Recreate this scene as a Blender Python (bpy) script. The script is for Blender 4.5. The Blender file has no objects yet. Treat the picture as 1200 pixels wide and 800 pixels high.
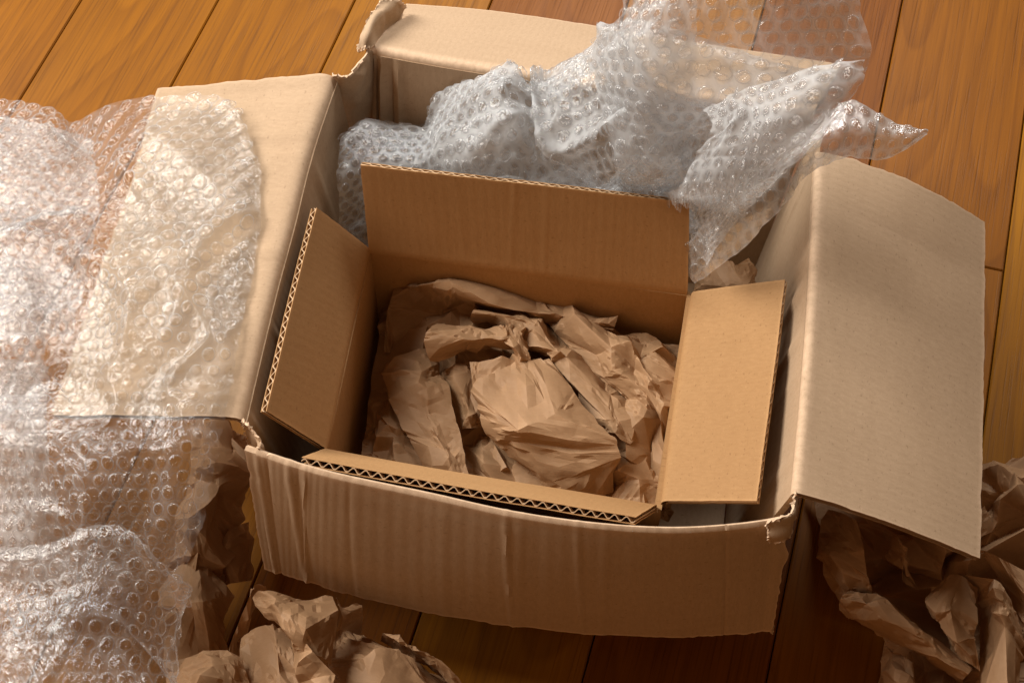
import bpy, math, random
import numpy as np
from mathutils import Matrix, Vector
from mathutils.geometry import delaunay_2d_cdt

random.seed(5)
S = bpy.context.scene
COL = S.collection

# ------------------------------------------------------------------ camera
FPX, HOR = 1800.0, 2700.0            # focal length and horizon distance in photo pixels (1200 wide)
TH = math.atan(HOR / FPX)
FW = np.array([0, math.cos(TH), -math.sin(TH)])
RT = np.array([1.0, 0, 0])
UP = np.cross(RT, FW)
CAM = -1.48 * FW
cd = bpy.data.cameras.new('camera')
cd.sensor_width = 36.0
cd.lens = 36.0 * FPX / 1200.0
cd.clip_start, cd.clip_end = 0.05, 50
cam = bpy.data.objects.new('camera', cd)
COL.objects.link(cam)
cam.location = CAM
cam.rotation_euler = (math.pi / 2 - TH, 0, 0)
cd.dof.use_dof = True
cd.dof.focus_distance = 1.22
cd.dof.aperture_fstop = 40
S.camera = cam

# ------------------------------------------------------------------ light
w = bpy.data.worlds.new('World')
S.world = w
w.use_nodes = True
bg = w.node_tree.nodes['Background']
bg.inputs[0].default_value = (1.0, 0.57, 0.30, 1)
bg.inputs[1].default_value = 0.135

def area(name, loc, target, size, power, col):
    ld = bpy.data.lights.new(name, 'AREA')
    ld.shape = 'RECTANGLE'
    ld.size, ld.size_y = size
    ld.energy = power
    ld.color = col
    o = bpy.data.objects.new(name, ld)
    COL.objects.link(o)
    o.location = loc
    d = Vector(target) - Vector(loc)
    o.rotation_euler = d.to_track_quat('-Z', 'Y').to_euler()
    return o

area('softbox_key', (-2.1, 0.92, 2.4), (0.0, 0.0, 0.15), (1.7, 1.7), 166, (1.0, 0.95, 0.88))
area('back_fill', (0.30, 1.6, 1.65), (0.1, 0.1, 0.2), (0.8, 0.6), 30, (1.0, 0.97, 0.93))  # added fill lamp, brightens the rear wrap and the right flap
area('front_fill', (-0.85, -1.05, 0.9), (-0.1, -0.3, 0.15), (0.8, 0.8), 2.0, (1.0, 0.52, 0.24))  # added warm lamp in place of bounced light, grades the front flap

S.view_settings.view_transform = 'Standard'
S.view_settings.look = 'None'
S.view_settings.gamma = 1
S.view_settings.exposure = 0.0
cy = S.cycles
cy.max_bounces = 16
cy.diffuse_bounces = 4
cy.glossy_bounces = 4
cy.transmission_bounces = 6
cy.transparent_max_bounces = 40
cy.caustics_reflective = False
cy.caustics_refractive = False
cy.use_denoising = True
cy.sample_clamp_indirect = 4

# ------------------------------------------------------------------ helpers
def P(u, v, z):
    """world point at height z (m) that the photo shows at pixel u, v"""
    q = FW + (u - 600) / FPX * RT - (v - 400) / FPX * UP
    return CAM + q * ((z - CAM[2]) / q[2])

def _h(i, j, k, s):
    n = (i.astype(np.int64) * 374761393 + j.astype(np.int64) * 668265263 + k.astype(np.int64) * 2147483647 + s * 974634777) & 0x7fffffff
    n = ((n ^ (n >> 13)) * 1274126177) & 0x7fffffff
    return ((n ^ (n >> 16)) & 0xffff) / 32767.5 - 1.0

def noise(p, scale=1.0, seed=0):
    """smooth lattice noise, -1..1, for points (..., 2 or 3)"""
    p = np.asarray(p, float) * scale + 100.37
    if p.shape[-1] == 2:
        p = np.concatenate([p, np.zeros(p.shape[:-1] + (1,)) + .5], -1)
    i = np.floor(p).astype(np.int64)
    f = p - i
    f = f * f * f * (f * (f * 6 - 15) + 10)
    r = 0
    for a in (0, 1):
        for b in (0, 1):
            for c in (0, 1):
                wt = (f[..., 0] if a else 1 - f[..., 0]) * (f[..., 1] if b else 1 - f[..., 1]) * (f[..., 2] if c else 1 - f[..., 2])
                r = r + wt * _h(i[..., 0] + a, i[..., 1] + b, i[..., 2] + c, seed)
    return r

def cr(pts, t):
    """Catmull-Rom through pts (n, ...) at parameters t in 0..1"""
    pts = np.asarray(pts, float)
    n = len(pts)
    ext = np.concatenate([[2 * pts[0] - pts[1]], pts, [2 * pts[-1] - pts[-2]]])
    x = np.clip(np.asarray(t, float), 0, 1) * (n - 1)
    i = np.minimum(x.astype(int), n - 2)
    f = (x - i).reshape((-1,) + (1,) * (pts.ndim - 1))
    p0, p1, p2, p3 = ext[i], ext[i + 1], ext[i + 2], ext[i + 3]
    return .5 * (2 * p1 + (p2 - p0) * f + (2 * p0 - 5 * p1 + 4 * p2 - p3) * f ** 2 + (3 * p1 - p0 - 3 * p2 + p3) * f ** 3)

class Surf:
    """smooth surface through a grid of (u, v, z cm) photo points"""
    def __init__(s, rows, dz=0.0):
        s.g = np.array([[P(u, v, z / 100 + dz) for (u, v, z) in r] for r in rows])
        a = np.linspace(0, 1, 40)
        G = s.grid(a, a)
        s.lu = np.linalg.norm(np.diff(G, axis=1), axis=2).sum(1).mean()
        s.lv = np.linalg.norm(np.diff(G, axis=0), axis=2).sum(0).mean()
        du = np.linalg.norm(np.diff(G, axis=1), axis=2).mean(0)
        dv = np.linalg.norm(np.diff(G, axis=0), axis=2).mean(1)
        s.cu = np.concatenate([[0], np.cumsum(du)])
        s.cv = np.concatenate([[0], np.cumsum(dv)])
        s.a = a
    def grid(s, us, vs):
        rows = cr(s.g, vs)
        return np.swapaxes(cr(np.swapaxes(rows, 0, 1), us), 0, 1)
    def at(s, us, vs):
        us, vs = np.asarray(us), np.asarray(vs)
        out = np.empty((len(us), 3))
        nr, nc = s.g.shape[:2]
        def wts(t, n):
            x = np.clip(t, 0, 1) * (n - 1)
            i = np.minimum(x.astype(int), n - 2)
            f = x - i
            return i, np.stack([.5 * (-f + 2 * f ** 2 - f ** 3), .5 * (2 - 5 * f ** 2 + 3 * f ** 3), .5 * (f + 4 * f ** 2 - 3 * f ** 3), .5 * (f ** 3 - f ** 2)], 1)
        e = np.concatenate([2 * s.g[:1] - s.g[1:2], s.g, 2 * s.g[-1:] - s.g[-2:-1]], 0)
        e = np.concatenate([2 * e[:, :1] - e[:, 1:2], e, 2 * e[:, -1:] - e[:, -2:-1]], 1)
        iu, wu = wts(us, nc)
        iv, wv = wts(vs, nr)
        out[:] = 0
        for a in range(4):
            for b in range(4):
                out += (wv[:, a] * wu[:, b])[:, None] * e[iv + a, iu + b]
        return out
    def nrm(s, us, vs):
        h = .01
        d1 = s.at(np.minimum(us + h, 1), vs) - s.at(np.maximum(us - h, 0), vs)
        d2 = s.at(us, np.minimum(vs + h, 1)) - s.at(us, np.maximum(vs - h, 0))
        n = np.cross(d2, d1)
        return n / (np.linalg.norm(n, axis=1, keepdims=True) + 1e-12)

def new_mesh(name, V, F, uv=None, smooth=True, sharp=None):
    me = bpy.data.meshes.new(name)
    V = np.asarray(V, np.float32)
    if isinstance(F, np.ndarray):
        k = F.shape[1]
        me.vertices.add(len(V))
        me.vertices.foreach_set('co', V.ravel())
        me.loops.add(F.size)
        me.loops.foreach_set('vertex_index', F.ravel().astype(np.int32))
        me.polygons.add(len(F))
        me.polygons.foreach_set('loop_start', np.arange(0, F.size, k, dtype=np.int32))
        me.update(calc_edges=True)
    else:
        me.from_pydata(V.tolist(), [], F)
    me.polygons.foreach_set('use_smooth', np.full(len(me.polygons), smooth))
    if uv is not None:
        li = np.empty(len(me.loops), np.int32)
        me.loops.foreach_get('vertex_index', li)
        l = me.uv_layers.new(name='UVMap')
        l.data.foreach_set('uv', np.asarray(uv, np.float32)[li].ravel())
    if sharp:
        me.set_sharp_from_angle(angle=math.radians(sharp))
    me.update()
    return me

def obj(name, me, mat=None, parent=None, **props):
    o = bpy.data.objects.new(name, me)
    COL.objects.link(o)
    if mat and not me.materials:
        me.materials.append(mat)
    if parent:
        o.parent = parent
        if parent.parent is None:
            o.location = tuple(-x for x in parent.location) if parent.data is None else (0, 0, 0)
    for k, v in props.items():
        o[k] = v
    return o

def thing(name, label, cat, loc, group=None):
    o = bpy.data.objects.new(name, None)
    o.empty_display_size = .05
    COL.objects.link(o)
    o.location = tuple(float(x) for x in loc)
    o['label'] = label
    o['category'] = cat
    if group:
        o['group'] = group
    return o

# ------------------------------------------------------------------ materials
class N:
    def __init__(s, name):
        s.m = bpy.data.materials.new(name)
        s.m.use_nodes = True
        s.t = s.m.node_tree
        s.t.nodes.clear()
        s.out = s.t.nodes.new('ShaderNodeOutputMaterial')
    def n(s, typ, ins=None, **kw):
        nd = s.t.nodes.new('ShaderNode' + typ)
        for k, v in kw.items():
            setattr(nd, k, v)
        for k, v in (ins or {}).items():
            sock = nd.inputs[k]
            if hasattr(v, 'links') or isinstance(v, bpy.types.NodeSocket):
                s.t.links.new(v, sock)
            else:
                sock.default_value = v
        return nd
    def math(s, op, a, b=0.0, c=0.0):
        nd = s.n('Math', {0: a, 1: b, 2: c}, operation=op)
        return nd.outputs[0]
    def mix(s, f, a, b, mode='MIX'):
        nd = s.n('Mix', None, data_type='RGBA', blend_type=mode)
        for i, v in ((0, f), (6, a), (7, b)):
            if isinstance(v, bpy.types.NodeSocket):
                s.t.links.new(v, nd.inputs[i])
            else:
                nd.inputs[i].default_value = v
        return nd.outputs[2]
    def ramp(s, f, stops):
        nd = s.n('ValToRGB', {0: f})
        cr_ = nd.color_ramp
        while len(cr_.elements) < len(stops):
            cr_.elements.new(.5)
        for e, (p, c) in zip(cr_.elements, stops):
            e.position = p
            e.color = (c[0], c[1], c[2], 1) if not isinstance(c, (int, float)) else (c, c, c, 1)
        return nd.outputs[0]
    def noise(s, vec, scale, detail=3, rough=.5, dist=0):
        return s.n('TexNoise', {'Vector': vec, 'Scale': scale, 'Detail': detail, 'Roughness': rough, 'Distortion': dist}).outputs[0]
    def mapping(s, vec, scale):
        return s.n('Mapping', {'Vector': vec, 'Scale': scale}).outputs[0]
    def surf(s, sh):
        s.t.links.new(sh, s.out.inputs['Surface'])
        return s.m

def cardboard(name, base, dark, ripple=.35, pitch=.0085, edge=None, rough=.75):
    k = N(name)
    tc = k.n('TexCoord')
    uv = tc.outputs['UV']
    ob = tc.outputs['Object']
    big = k.noise(ob, 9, 4)
    mid = k.noise(k.mapping(uv, (420, 130, 1)), 1.0, 4, .65)
    fine = k.noise(uv, 620, 3, .65)
    speck = k.noise(k.mapping(uv, (260, 430, 1)), 1.0, 2, .5)
    c = k.mix(k.math('MULTIPLY', big, .55), base, dark)
    c = k.mix(k.math('MULTIPLY', k.ramp(mid, [(.35, 0.0), (.7, 1.0)]), .42), c, (dark[0] * .85, dark[1] * .83, dark[2] * .8, 1))
    smudge = k.noise(k.mapping(uv, (9, 34, 1)), 1.0, 5, .62, .8)
    c = k.mix(k.math('MULTIPLY', k.ramp(smudge, [(.45, 0.0), (.72, 1.0)]), .16), c, (dark[0] * .8, dark[1] * .77, dark[2] * .74, 1))
    c = k.mix(k.math('MULTIPLY', k.ramp(speck, [(.64, 0.0), (.72, 1.0)]), .45), c, (dark[0] * .55, dark[1] * .5, dark[2] * .45, 1))
    c = k.mix(k.math('MULTIPLY', k.ramp(fine, [(.56, 0.0), (.72, 1.0)]), .28), c, (min(1, base[0] * 1.35), min(1, base[1] * 1.35), min(1, base[2] * 1.35), 1))
    # scuffed fold and torn rims: attribute 'wear' painted on the mesh where the liner is rubbed
    wear = k.n('Attribute', None, attribute_name='wear').outputs['Fac']
    wn = k.noise(uv, 160, 4, .7)
    c = k.mix(k.math('MULTIPLY', wear, k.ramp(wn, [(.3, .25), (.62, 1.0)])), c, edge or (min(1, base[0] * 1.5), min(1, base[1] * 1.52), min(1, base[2] * 1.6), 1))
    wave = k.n('TexWave', {'Vector': uv, 'Scale': 2 * math.pi / (20 * pitch), 'Distortion': .6, 'Detail': 1.5, 'Detail Scale': 1.2}, wave_type='BANDS', bands_direction='X', wave_profile='SIN').outputs['Fac']
    h = k.math('ADD', k.math('MULTIPLY', wave, ripple), k.math('MULTIPLY', mid, .12))
    h = k.math('ADD', h, k.math('MULTIPLY', fine, .06))
    b = k.n('Bump', {'Height': h, 'Strength': .45, 'Distance': .0011})
    p = k.n('BsdfPrincipled', {'Base Color': c, 'Roughness': rough, 'Specular IOR Level': .25, 'Normal': b.outputs[0]})
    return k.surf(p.outputs[0])

M_BIG = cardboard('old_cardboard', (.53, .38, .248, 1), (.44, .305, .19, 1), .12)
M_BIGF = cardboard('old_cardboard_fluting', (.40, .27, .17, 1), (.28, .18, .11, 1), 0)
M_SML = cardboard('brown_cardboard', (.455, .265, .118, 1), (.375, .205, .082, 1), .10)
M_SMLF = cardboard('brown_cardboard_fluting', (.62, .44, .28, 1), (.5, .34, .2, 1), 0)

def kraft(name, base, dark):
    k = N(name)
    tc = k.n('TexCoord')
    uv = tc.outputs['UV']
    big = k.noise(uv, 14, 4)
    fib = k.noise(k.mapping(uv, (120, 420, 1)), 1, 4, .65)
    fine = k.noise(uv, 560, 3, .6)
    c = k.mix(k.math('MULTIPLY', big, .5), base, dark)
    c = k.mix(k.math('MULTIPLY', k.ramp(fib, [(.4, 0.0), (.7, 1.0)]), .4), c, dark)
    c = k.mix(k.math('MULTIPLY', k.ramp(fine, [(.6, 0.0), (.72, 1.0)]), .3), c, (base[0] * .55, base[1] * .5, base[2] * .45, 1))
    # fibres are bruised pale along the sharp folds
    wear = k.n('Attribute', None, attribute_name='wear').outputs['Fac']
    c = k.mix(k.math('MULTIPLY', wear, .35), c, (min(1, base[0] * 1.45), min(1, base[1] * 1.5), min(1, base[2] * 1.6), 1))
    # small creases pressed into the sheet
    wv = k.n('VectorMath', {0: uv, 1: k.n('VectorMath', {0: k.n('TexNoise', {'Vector': uv, 'Scale': 30.0, 'Detail': 2.0}).outputs['Color'], 1: (.012, .012, .012)}, operation='MULTIPLY').outputs[0]}, operation='ADD').outputs[0]
    v1 = k.n('TexVoronoi', {'Vector': wv, 'Scale': 42.0}).outputs['Distance']
    v2 = k.n('TexVoronoi', {'Vector': wv, 'Scale': 110.0}).outputs['Distance']
    msk = k.ramp(k.noise(uv, 20, 2), [(.42, .12), (.62, 1.0)])
    h = k.math('MULTIPLY', k.math('ADD', v1, k.math('MULTIPLY', v2, .35)), msk)
    h = k.math('ADD', h, k.math('MULTIPLY', k.noise(uv, 60, 4, .6), .35))
    h = k.math('ADD', h, k.math('MULTIPLY', fib, .1))
    b = k.n('Bump', {'Height': h, 'Strength': .45, 'Distance': .004})
    p = k.n('BsdfPrincipled', {'Base Color': c, 'Roughness': .62, 'Specular IOR Level': .3, 'Normal': b.outputs[0]})
    tr = k.n('BsdfTranslucent', {'Color': (base[0] * .8, base[1] * .65, base[2] * .5, 1)})
    mx = k.n('MixShader', {0: .10, 1: p.outputs[0], 2: tr.outputs[0]})
    return k.surf(mx.outputs[0])

M_PAPER = kraft('kraft_paper', (.43, .26, .138, 1), (.34, .197, .10, 1))

def film_mat(name, haze, bump, rough, web, gloss=1.0):
    k = N(name)
    tc = k.n('TexCoord')
    ob = tc.outputs['Object']
    geo = k.n('NewGeometry')
    pos = geo.outputs['Position']
    n1 = k.noise(pos, 55, 3, .6, .4)
    n2 = k.noise(pos, 260, 2, .6, .8)
    n3 = k.noise(pos, 620, 2, .6, 1.5)
    h = k.math('ADD', n1, k.math('ADD', k.math('MULTIPLY', n2, .45), k.math('MULTIPLY', n3, .16)))
    crk = k.n('TexVoronoi', {'Vector': pos, 'Scale': 210.0}).outputs['Distance']
    h = k.math('ADD', h, k.math('MULTIPLY', crk, .35))
    b = k.n('Bump', {'Height': h, 'Strength': bump, 'Distance': .004})
    fr = k.n('Fresnel', {'IOR': 1.5}).outputs[0]
    fr = k.math('MULTIPLY', fr, gloss)
    fr = k.math('MINIMUM', fr, .45)
    gl = k.n('BsdfGlossy', {'Color': (1, 1, 1, 1), 'Roughness': rough, 'Normal': b.outputs[0]})
    tp = k.n('BsdfTransparent', {'Color': (.995, .995, .995, 1)})
    clear = k.n('MixShader', {0: fr, 1: tp.outputs[0], 2: gl.outputs[0]})
    df = k.n('BsdfDiffuse', {'Color': (.90, .935, .965, 1)})
    tl = k.n('BsdfTranslucent', {'Color': (.90, .935, .965, 1)})
    milky = k.n('MixShader', {0: .45, 1: df.outputs[0], 2: tl.outputs[0]})
    lw = k.n('LayerWeight', {'Blend': .3}).outputs['Facing']
    hz = k.math('ADD', haze, k.math('MULTIPLY', k.math('POWER', lw, 2.0), .28))
    rim = k.n('Attribute', None, attribute_name='rim').outputs['Fac']
    hz = k.math('ADD', hz, k.math('MULTIPLY', rim, web))
    hz = k.math('MULTIPLY', hz, k.ramp(k.noise(pos, 24, 3), [(.3, .75), (.7, 1.25)]))
    al = k.n('MixShader', {0: hz, 1: clear.outputs[0], 2: milky.outputs[0]})
    return k.surf(al.outputs[0])

M_FILM = film_mat('polythene_film', .006, .32, .09, .13, .85)
M_FILM2 = film_mat('polythene_film_milky', .15, .5, .09, .30, 1.2)  # same plastic, milkier: brightness of heaped layers put into the haze
M_BUB = film_mat('polythene_bubble', .004, .55, .045, .24, 1.05)

def wood():
    k = N('oiled_oak')
    tc = k.n('TexCoord')
    ob = tc.outputs['Object']
    rnd = k.n('ObjectInfo').outputs['Random']
    off = k.n('CombineXYZ', {0: k.math('MULTIPLY', rnd, 37.0), 1: k.math('MULTIPLY', rnd, 91.0), 2: 0.0}).outputs[0]
    vec = k.n('VectorMath', {0: ob, 1: off}, operation='ADD').outputs[0]
    warp = k.noise(k.mapping(vec, (5, 1.1, 1)), 1, 2, .45)
    rings = k.math('MULTIPLY', warp, 17.0)
    saw = k.math('FRACT', rings)
    late = k.ramp(saw, [(0.0, 0.0), (.55, .35), (.9, 1.0), (1.0, 0.0)])
    grain = k.noise(k.mapping(vec, (170, 4.2, 1)), 1, 5, .65)
    pores = k.noise(k.mapping(vec, (520, 9, 1)), 1, 3, .55)
    blotch = k.noise(k.mapping(vec, (9, 2, 1)), 1, 3)
    c = k.mix(blotch, (.325, .122, .010, 1), (.25, .086, .006, 1))
    c = k.mix(k.math('MULTIPLY', late, .3), c, (.11, .034, .005, 1))
    c = k.mix(k.math('MULTIPLY', k.ramp(grain, [(.35, 0.0), (.7, 1.0)]), .4), c, (.115, .037, .005, 1))
    c = k.mix(k.math('MULTIPLY', k.ramp(pores, [(.5, 0.0), (.74, 1.0)]), .5), c, (.06, .02, .004, 1))
    tone = k.math('ADD', .74, k.math('MULTIPLY', rnd, .46))
    hsv = k.n('HueSaturation', {'Hue': k.math('ADD', .492, k.math('MULTIPLY', rnd, .016)), 'Saturation': 1.0, 'Value': tone, 'Color': c})
    h = k.math('SUBTRACT', k.math('MULTIPLY', grain, .3), k.math('MULTIPLY', k.ramp(pores, [(.55, 0.0), (.7, 1.0)]), .6))
    b = k.n('Bump', {'Height': h, 'Strength': .22, 'Distance': .0008})
    p = k.n('BsdfPrincipled', {'Base Color': hsv.outputs[0], 'Roughness': k.math('ADD', .34, k.math('MULTIPLY', grain, .2)), 'Specular IOR Level': .16, 'Normal': b.outputs[0]})
    return k.surf(p.outputs[0])

M_WOOD = wood()
k = N('dark_gap')
M_GAP = k.surf(k.n('BsdfPrincipled', {'Base Color': (.035, .016, .007, 1), 'Roughness': .9}).outputs[0])

# ------------------------------------------------------------------ floor of separate boards
PA = math.radians(-15.8)
PW = .149
floor = obj('floor', new_mesh('floor', [(-3, -3, -.018), (3, -3, -.018), (3, 3, -.018), (-3, 3, -.018)], [(0, 1, 2, 3)], smooth=False), M_GAP)
floor['kind'] = 'structure'

def board_mesh(L):
    w2, l2, t, b = PW / 2 - .0006, L / 2 - .0004, .016, .0013
    V, F = [], []
    for z, ins in ((-t, 0), (-b, 0), (0, b)):
        V += [(-w2 + ins, -l2 + ins, z), (w2 - ins, -l2 + ins, z), (w2 - ins, l2 - ins, z), (-w2 + ins, l2 - ins, z)]
    for r in (0, 4):
        for i in range(4):
            j = (i + 1) % 4
            F.append((r + i, r + j, r + 4 + j, r + 4 + i))
    F.append((8, 9, 10, 11))
    me = new_mesh('board', V, F, smooth=False)
    me.materials.append(M_WOOD)
    return me

BL = 1.9
bm_ = board_mesh(BL)
joint = {2: .214, 0: -.72, 1: 1.05, -1: .96, -2: -.88, -3: .96, -4: -.9, 3: -.9, 4: .93, -5: 1.0, -6: -.8}
for r in range(-6, 5):
    j0 = joint[r]
    for m in (-2, -1, 0, 1):
        perp = .001 + PW * (r + .5)
        al = j0 + BL * (m + .5)
        if abs(al) > 1.35:
            continue
        x = perp * math.cos(PA) - al * math.sin(PA)
        y = perp * math.sin(PA) + al * math.cos(PA)
        o = obj('board', bm_, None, floor)
        o.location = (x, y, 0)
        o.rotation_euler = (0, 0, PA)

# ------------------------------------------------------------------ corrugated panels
def slab(top, bot, uv, wear):
    nv, nu = top.shape[:2]
    V = np.concatenate([top.reshape(-1, 3), bot.reshape(-1, 3)])
    idx = np.arange(nv * nu).reshape(nv, nu)
    n0 = nv * nu
    q = np.stack([idx[:-1, :-1], idx[:-1, 1:], idx[1:, 1:], idx[1:, :-1]], -1).reshape(-1, 4)
    F = [q, q[:, ::-1] + n0]
    for e in (idx[0], idx[-1][::-1], idx[:, 0][::-1], idx[:, -1]):
        F.append(np.stack([e[:-1] + n0, e[1:] + n0, e[1:], e[:-1]], -1))
    return V, np.concatenate(F), np.concatenate([uv, uv]), np.concatenate([wear, wear])

def set_wear(me, wear):
    a = me.attributes.new('wear', 'FLOAT', 'POINT')
    a.data.foreach_set('value', np.asarray(wear, np.float32))

def panel(name, parent, e0, e1, mats, th=.005, nu=140, nv=40, disp=None, rag=(0, 0, 0), walldir=None, fr=.010,
          flute=True, pitch=.0085, seed=1, wearfold=.6, wearedge=.5, bow=0.0, **props):
    """corrugated sheet between the curve e0 (fold) and the curve e1 (free edge), both lists of world points.
    two thin liners and the fluting between them; walldir rolls the sheet over the fold into the wall"""
    us = np.linspace(0, 1, nu)
    A = cr(e0, us)
    B = cr(e1, us)
    Lm = np.linalg.norm(B - A, axis=1)
    Wm = np.linalg.norm(np.diff(A, axis=0), axis=1).sum()
    rows, vv = [], []
    fd = (B - A) / Lm[:, None]
    if walldir is not None:
        wd = np.asarray(walldir, float)
        for s in np.linspace(0, 1, 7)[:-1]:
            p = (1 - s) ** 2 * (A + wd * fr) + 2 * s * (1 - s) * A + s * s * (A + fd * fr)
            rows.append(p)
            vv.append(np.full(nu, (s - 1) * fr + fr * s))
        v0 = fr / Lm.mean()
    else:
        v0 = 0
    for v in np.linspace(v0, 1, nv):
        rows.append(A + (B - A) * v)
        vv.append(np.full(nu, v * Lm.mean()))
    G = np.array(rows)
    VV = np.array(vv)
    UU = np.tile(us * Wm, (len(rows), 1))
    # ragged cut edges (free edge, start side, end side)
    uvp = np.stack([UU, VV], -1)
    Vn = np.clip(VV / Lm.mean(), 0, 1)
    Un = UU / Wm
    if rag[0]:
        a = noise(uvp * [1, 0], 60, seed) * .6 + noise(uvp * [1, 0], 260, seed + 1) * .4
        G += fd[None] * (a * rag[0] * np.clip((Vn - .8) / .2, 0, 1) ** 2)[..., None]
    side = A[-1] - A[0]
    side = side / np.linalg.norm(side)
    if rag[1]:
        a = noise(uvp * [0, 1], 55, seed + 2) * .6 + noise(uvp * [0, 1], 240, seed + 3) * .4
        G += side * (a * rag[1] * np.clip((.06 - Un) / .06, 0, 1))[..., None]
    if rag[2]:
        a = noise(uvp * [0, 1], 55, seed + 4) * .6 + noise(uvp * [0, 1], 240, seed + 5) * .4
        G += side * (a * rag[2] * np.clip((Un - .94) / .06, 0, 1))[..., None]
    du = np.gradient(G, axis=1)
    dv = np.gradient(G, axis=0)
    n = np.cross(du, dv)
    n /= np.linalg.norm(n, axis=2, keepdims=True) + 1e-12
    if n[:, :, 2].mean() < 0 and walldir is not None:
        n = -n
    d = noise(uvp, 7, seed + 7) * .0013 + noise(uvp, 30, seed + 8) * .00025
    if disp:
        d = d + disp(Un, Vn, UU, VV)
    G = G + n * (d * np.clip(Vn * 8 + .15, 0, 1))[..., None]
    du = np.gradient(G, axis=1)
    dv = np.gradient(G, axis=0)
    n2 = np.cross(du, dv)
    n2 /= np.linalg.norm(n2, axis=2, keepdims=True) + 1e-12
    n = n2 * np.sign((n2 * n).sum(2, keepdims=True) + 1e-9)
    uv = uvp.reshape(-1, 2) + seed * .37
    wr = np.exp(-((VV / .007) ** 2)) * wearfold * (1 if walldir is not None else 0)
    ed = np.minimum(np.minimum((1 - Vn) * Lm.mean(), Un * Wm), (1 - Un) * Wm)
    wr = np.maximum(wr, np.exp(-(ed / .0016) ** 2) * wearedge).reshape(-1)
    lt = .0006
    if flute:
        t1 = slab(G + n * th / 2, G + n * (th / 2 - lt), uv, wr)
        # the underside liner is cut a hair differently
        t2 = slab(G - n * (th / 2 - lt), G - n * th / 2, uv + 3.1, wr)
        o1 = len(t1[0])
        me = new_mesh(name, np.concatenate([t1[0], t2[0]]), np.concatenate([t1[1], t2[1] + o1]), np.concatenate([t1[2], t2[2]]), sharp=40)
        set_wear(me, np.concatenate([t1[3], t2[3]]))
        o = obj(name, me, mats[0], parent, **props)
        # fluting between the liners
        nfl = int(Wm / pitch)
        fu = np.linspace(0, 1, nfl * 6 + 1)
        sel = np.linspace(6 if walldir is not None else 0, len(rows) - 1, 10).astype(int)
        Gs, ns = G[sel], n[sel]
        x = fu * (nu - 1)
        i = np.minimum(x.astype(int), nu - 2)
        f = (x - i)[None, :, None]
        Gf = Gs[:, i] * (1 - f) + Gs[:, i + 1] * f
        nf = ns[:, i] * (1 - f) + ns[:, i + 1] * f
        ph = np.array([0, .8, .8, 0, -.8, -.8])[np.arange(len(fu)) % 6] * (1.1 + .12 * noise(np.stack([fu * Wm, fu * 0], 1), 40, seed + 9))
        Gf = Gf + nf * (ph * (th / 2 - lt - .0004))[None, :, None]
        Gf[-1] = Gf[-1] - (Gf[-1] - Gf[-2]) * .012
        r_, c_ = Gf.shape[:2]
        fuv = np.stack([np.tile(fu * Wm, (r_, 1)), np.tile(np.linspace(0, 1, r_)[:, None] * Lm.mean(), (1, c_))], -1).reshape(-1, 2)
        ft = slab(Gf + nf * .0005, Gf - nf * .0005, fuv, np.zeros(r_ * c_))
        obj('fluting', new_mesh('fluting', ft[0], ft[1], ft[2], smooth=False), mats[1], o)
        return o
    t1 = slab(G + n * th / 2, G - n * th / 2, uv, wr)
    me = new_mesh(name, t1[0], t1[1], t1[2], sharp=40)
    set_wear(me, t1[3])
    return obj(name, me, mats[0], parent, **props)

def px(*pts):
    return [P(u, v, z / 100) for (u, v, z) in pts]

def ridges(seed, n, amp, width=.012):
    r = np.random.RandomState(seed)
    pos = r.rand(n)
    am = (r.rand(n) - .35) * 2 * amp
    wd = width * (.5 + r.rand(n))
    sl = (r.rand(n) - .5) * .05
    def f(Un, Vn, UU, VV):
        d = 0
        for p, a, w_, s_ in zip(pos, am, wd, sl):
            d = d + a * np.exp(-(((Un - p - s_ * Vn) / w_) ** 2))
        return d
    return f

def wall(name, parent, top, mats, z0, th=.005, seed=1, disp=None, drop=.006, foot=None, **props):
    """a wall from z0 up to just below its rim"""
    top = [np.array(p) - np.array([0, 0, drop]) for p in top]
    if foot is None:
        bot = [np.array([p[0], p[1], z0]) for p in top]
    else:
        bot = [np.array([*(np.array(foot[0]) + (np.array(foot[1]) - foot[0]) * t), z0]) for t in np.linspace(0, 1, len(top))]
    return panel(name, parent, top, bot, mats, th=th, nu=110, nv=34, disp=disp, flute=False, seed=seed, wearedge=.0, **props)

# ---- large open carton
BM = (M_BIG, M_BIGF)
HB = 25
fold_l = px((392, 89, 25), (363, 175, 25.2), (341, 262, 25.1), (322, 332, 25), (304, 405, 24.8), (284, 490, 24.6))
fold_f = px((289, 522, 24.6), (345, 541, 24.8), (400, 556, 25), (500, 577, 25), (600, 599, 25), (700, 613, 25), (790, 618, 25), (870, 613, 25), (926, 604, 25))
fold_r = px((931, 578, 25), (941, 470, 25), (950, 340, 25), (956, 210, 25), (962, 140, 25))
fold_r2 = px((931, 578, 25), (941, 470, 25), (950, 350, 25), (955, 250, 25), (958, 178, 24.8))
fold_b = px((437, 57, 25), (520, 72, 25), (600, 84, 25), (700, 96, 25), (800, 110, 25), (955, 132, 25))
cen = np.mean([P(408, 90, .25), P(286, 494, .25), P(931, 578, .25), P(957, 150, .25)], 0)
carton = thing('shipping_carton', "large worn pale cardboard carton standing on the wooden floor, all four flaps folded outward", 'carton', (cen[0], cen[1], 0))
DN = (0, 0, -1)

def cut_bot(top, z):
    return [np.array([p[0], p[1], z]) for p in top]

def shrink(pts, d):
    pts = [np.array(p) for p in pts]
    out = []
    for p in pts:
        v = cen - p
        v[2] = 0
        out.append(p + v / np.linalg.norm(v) * d)
    return out

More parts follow.
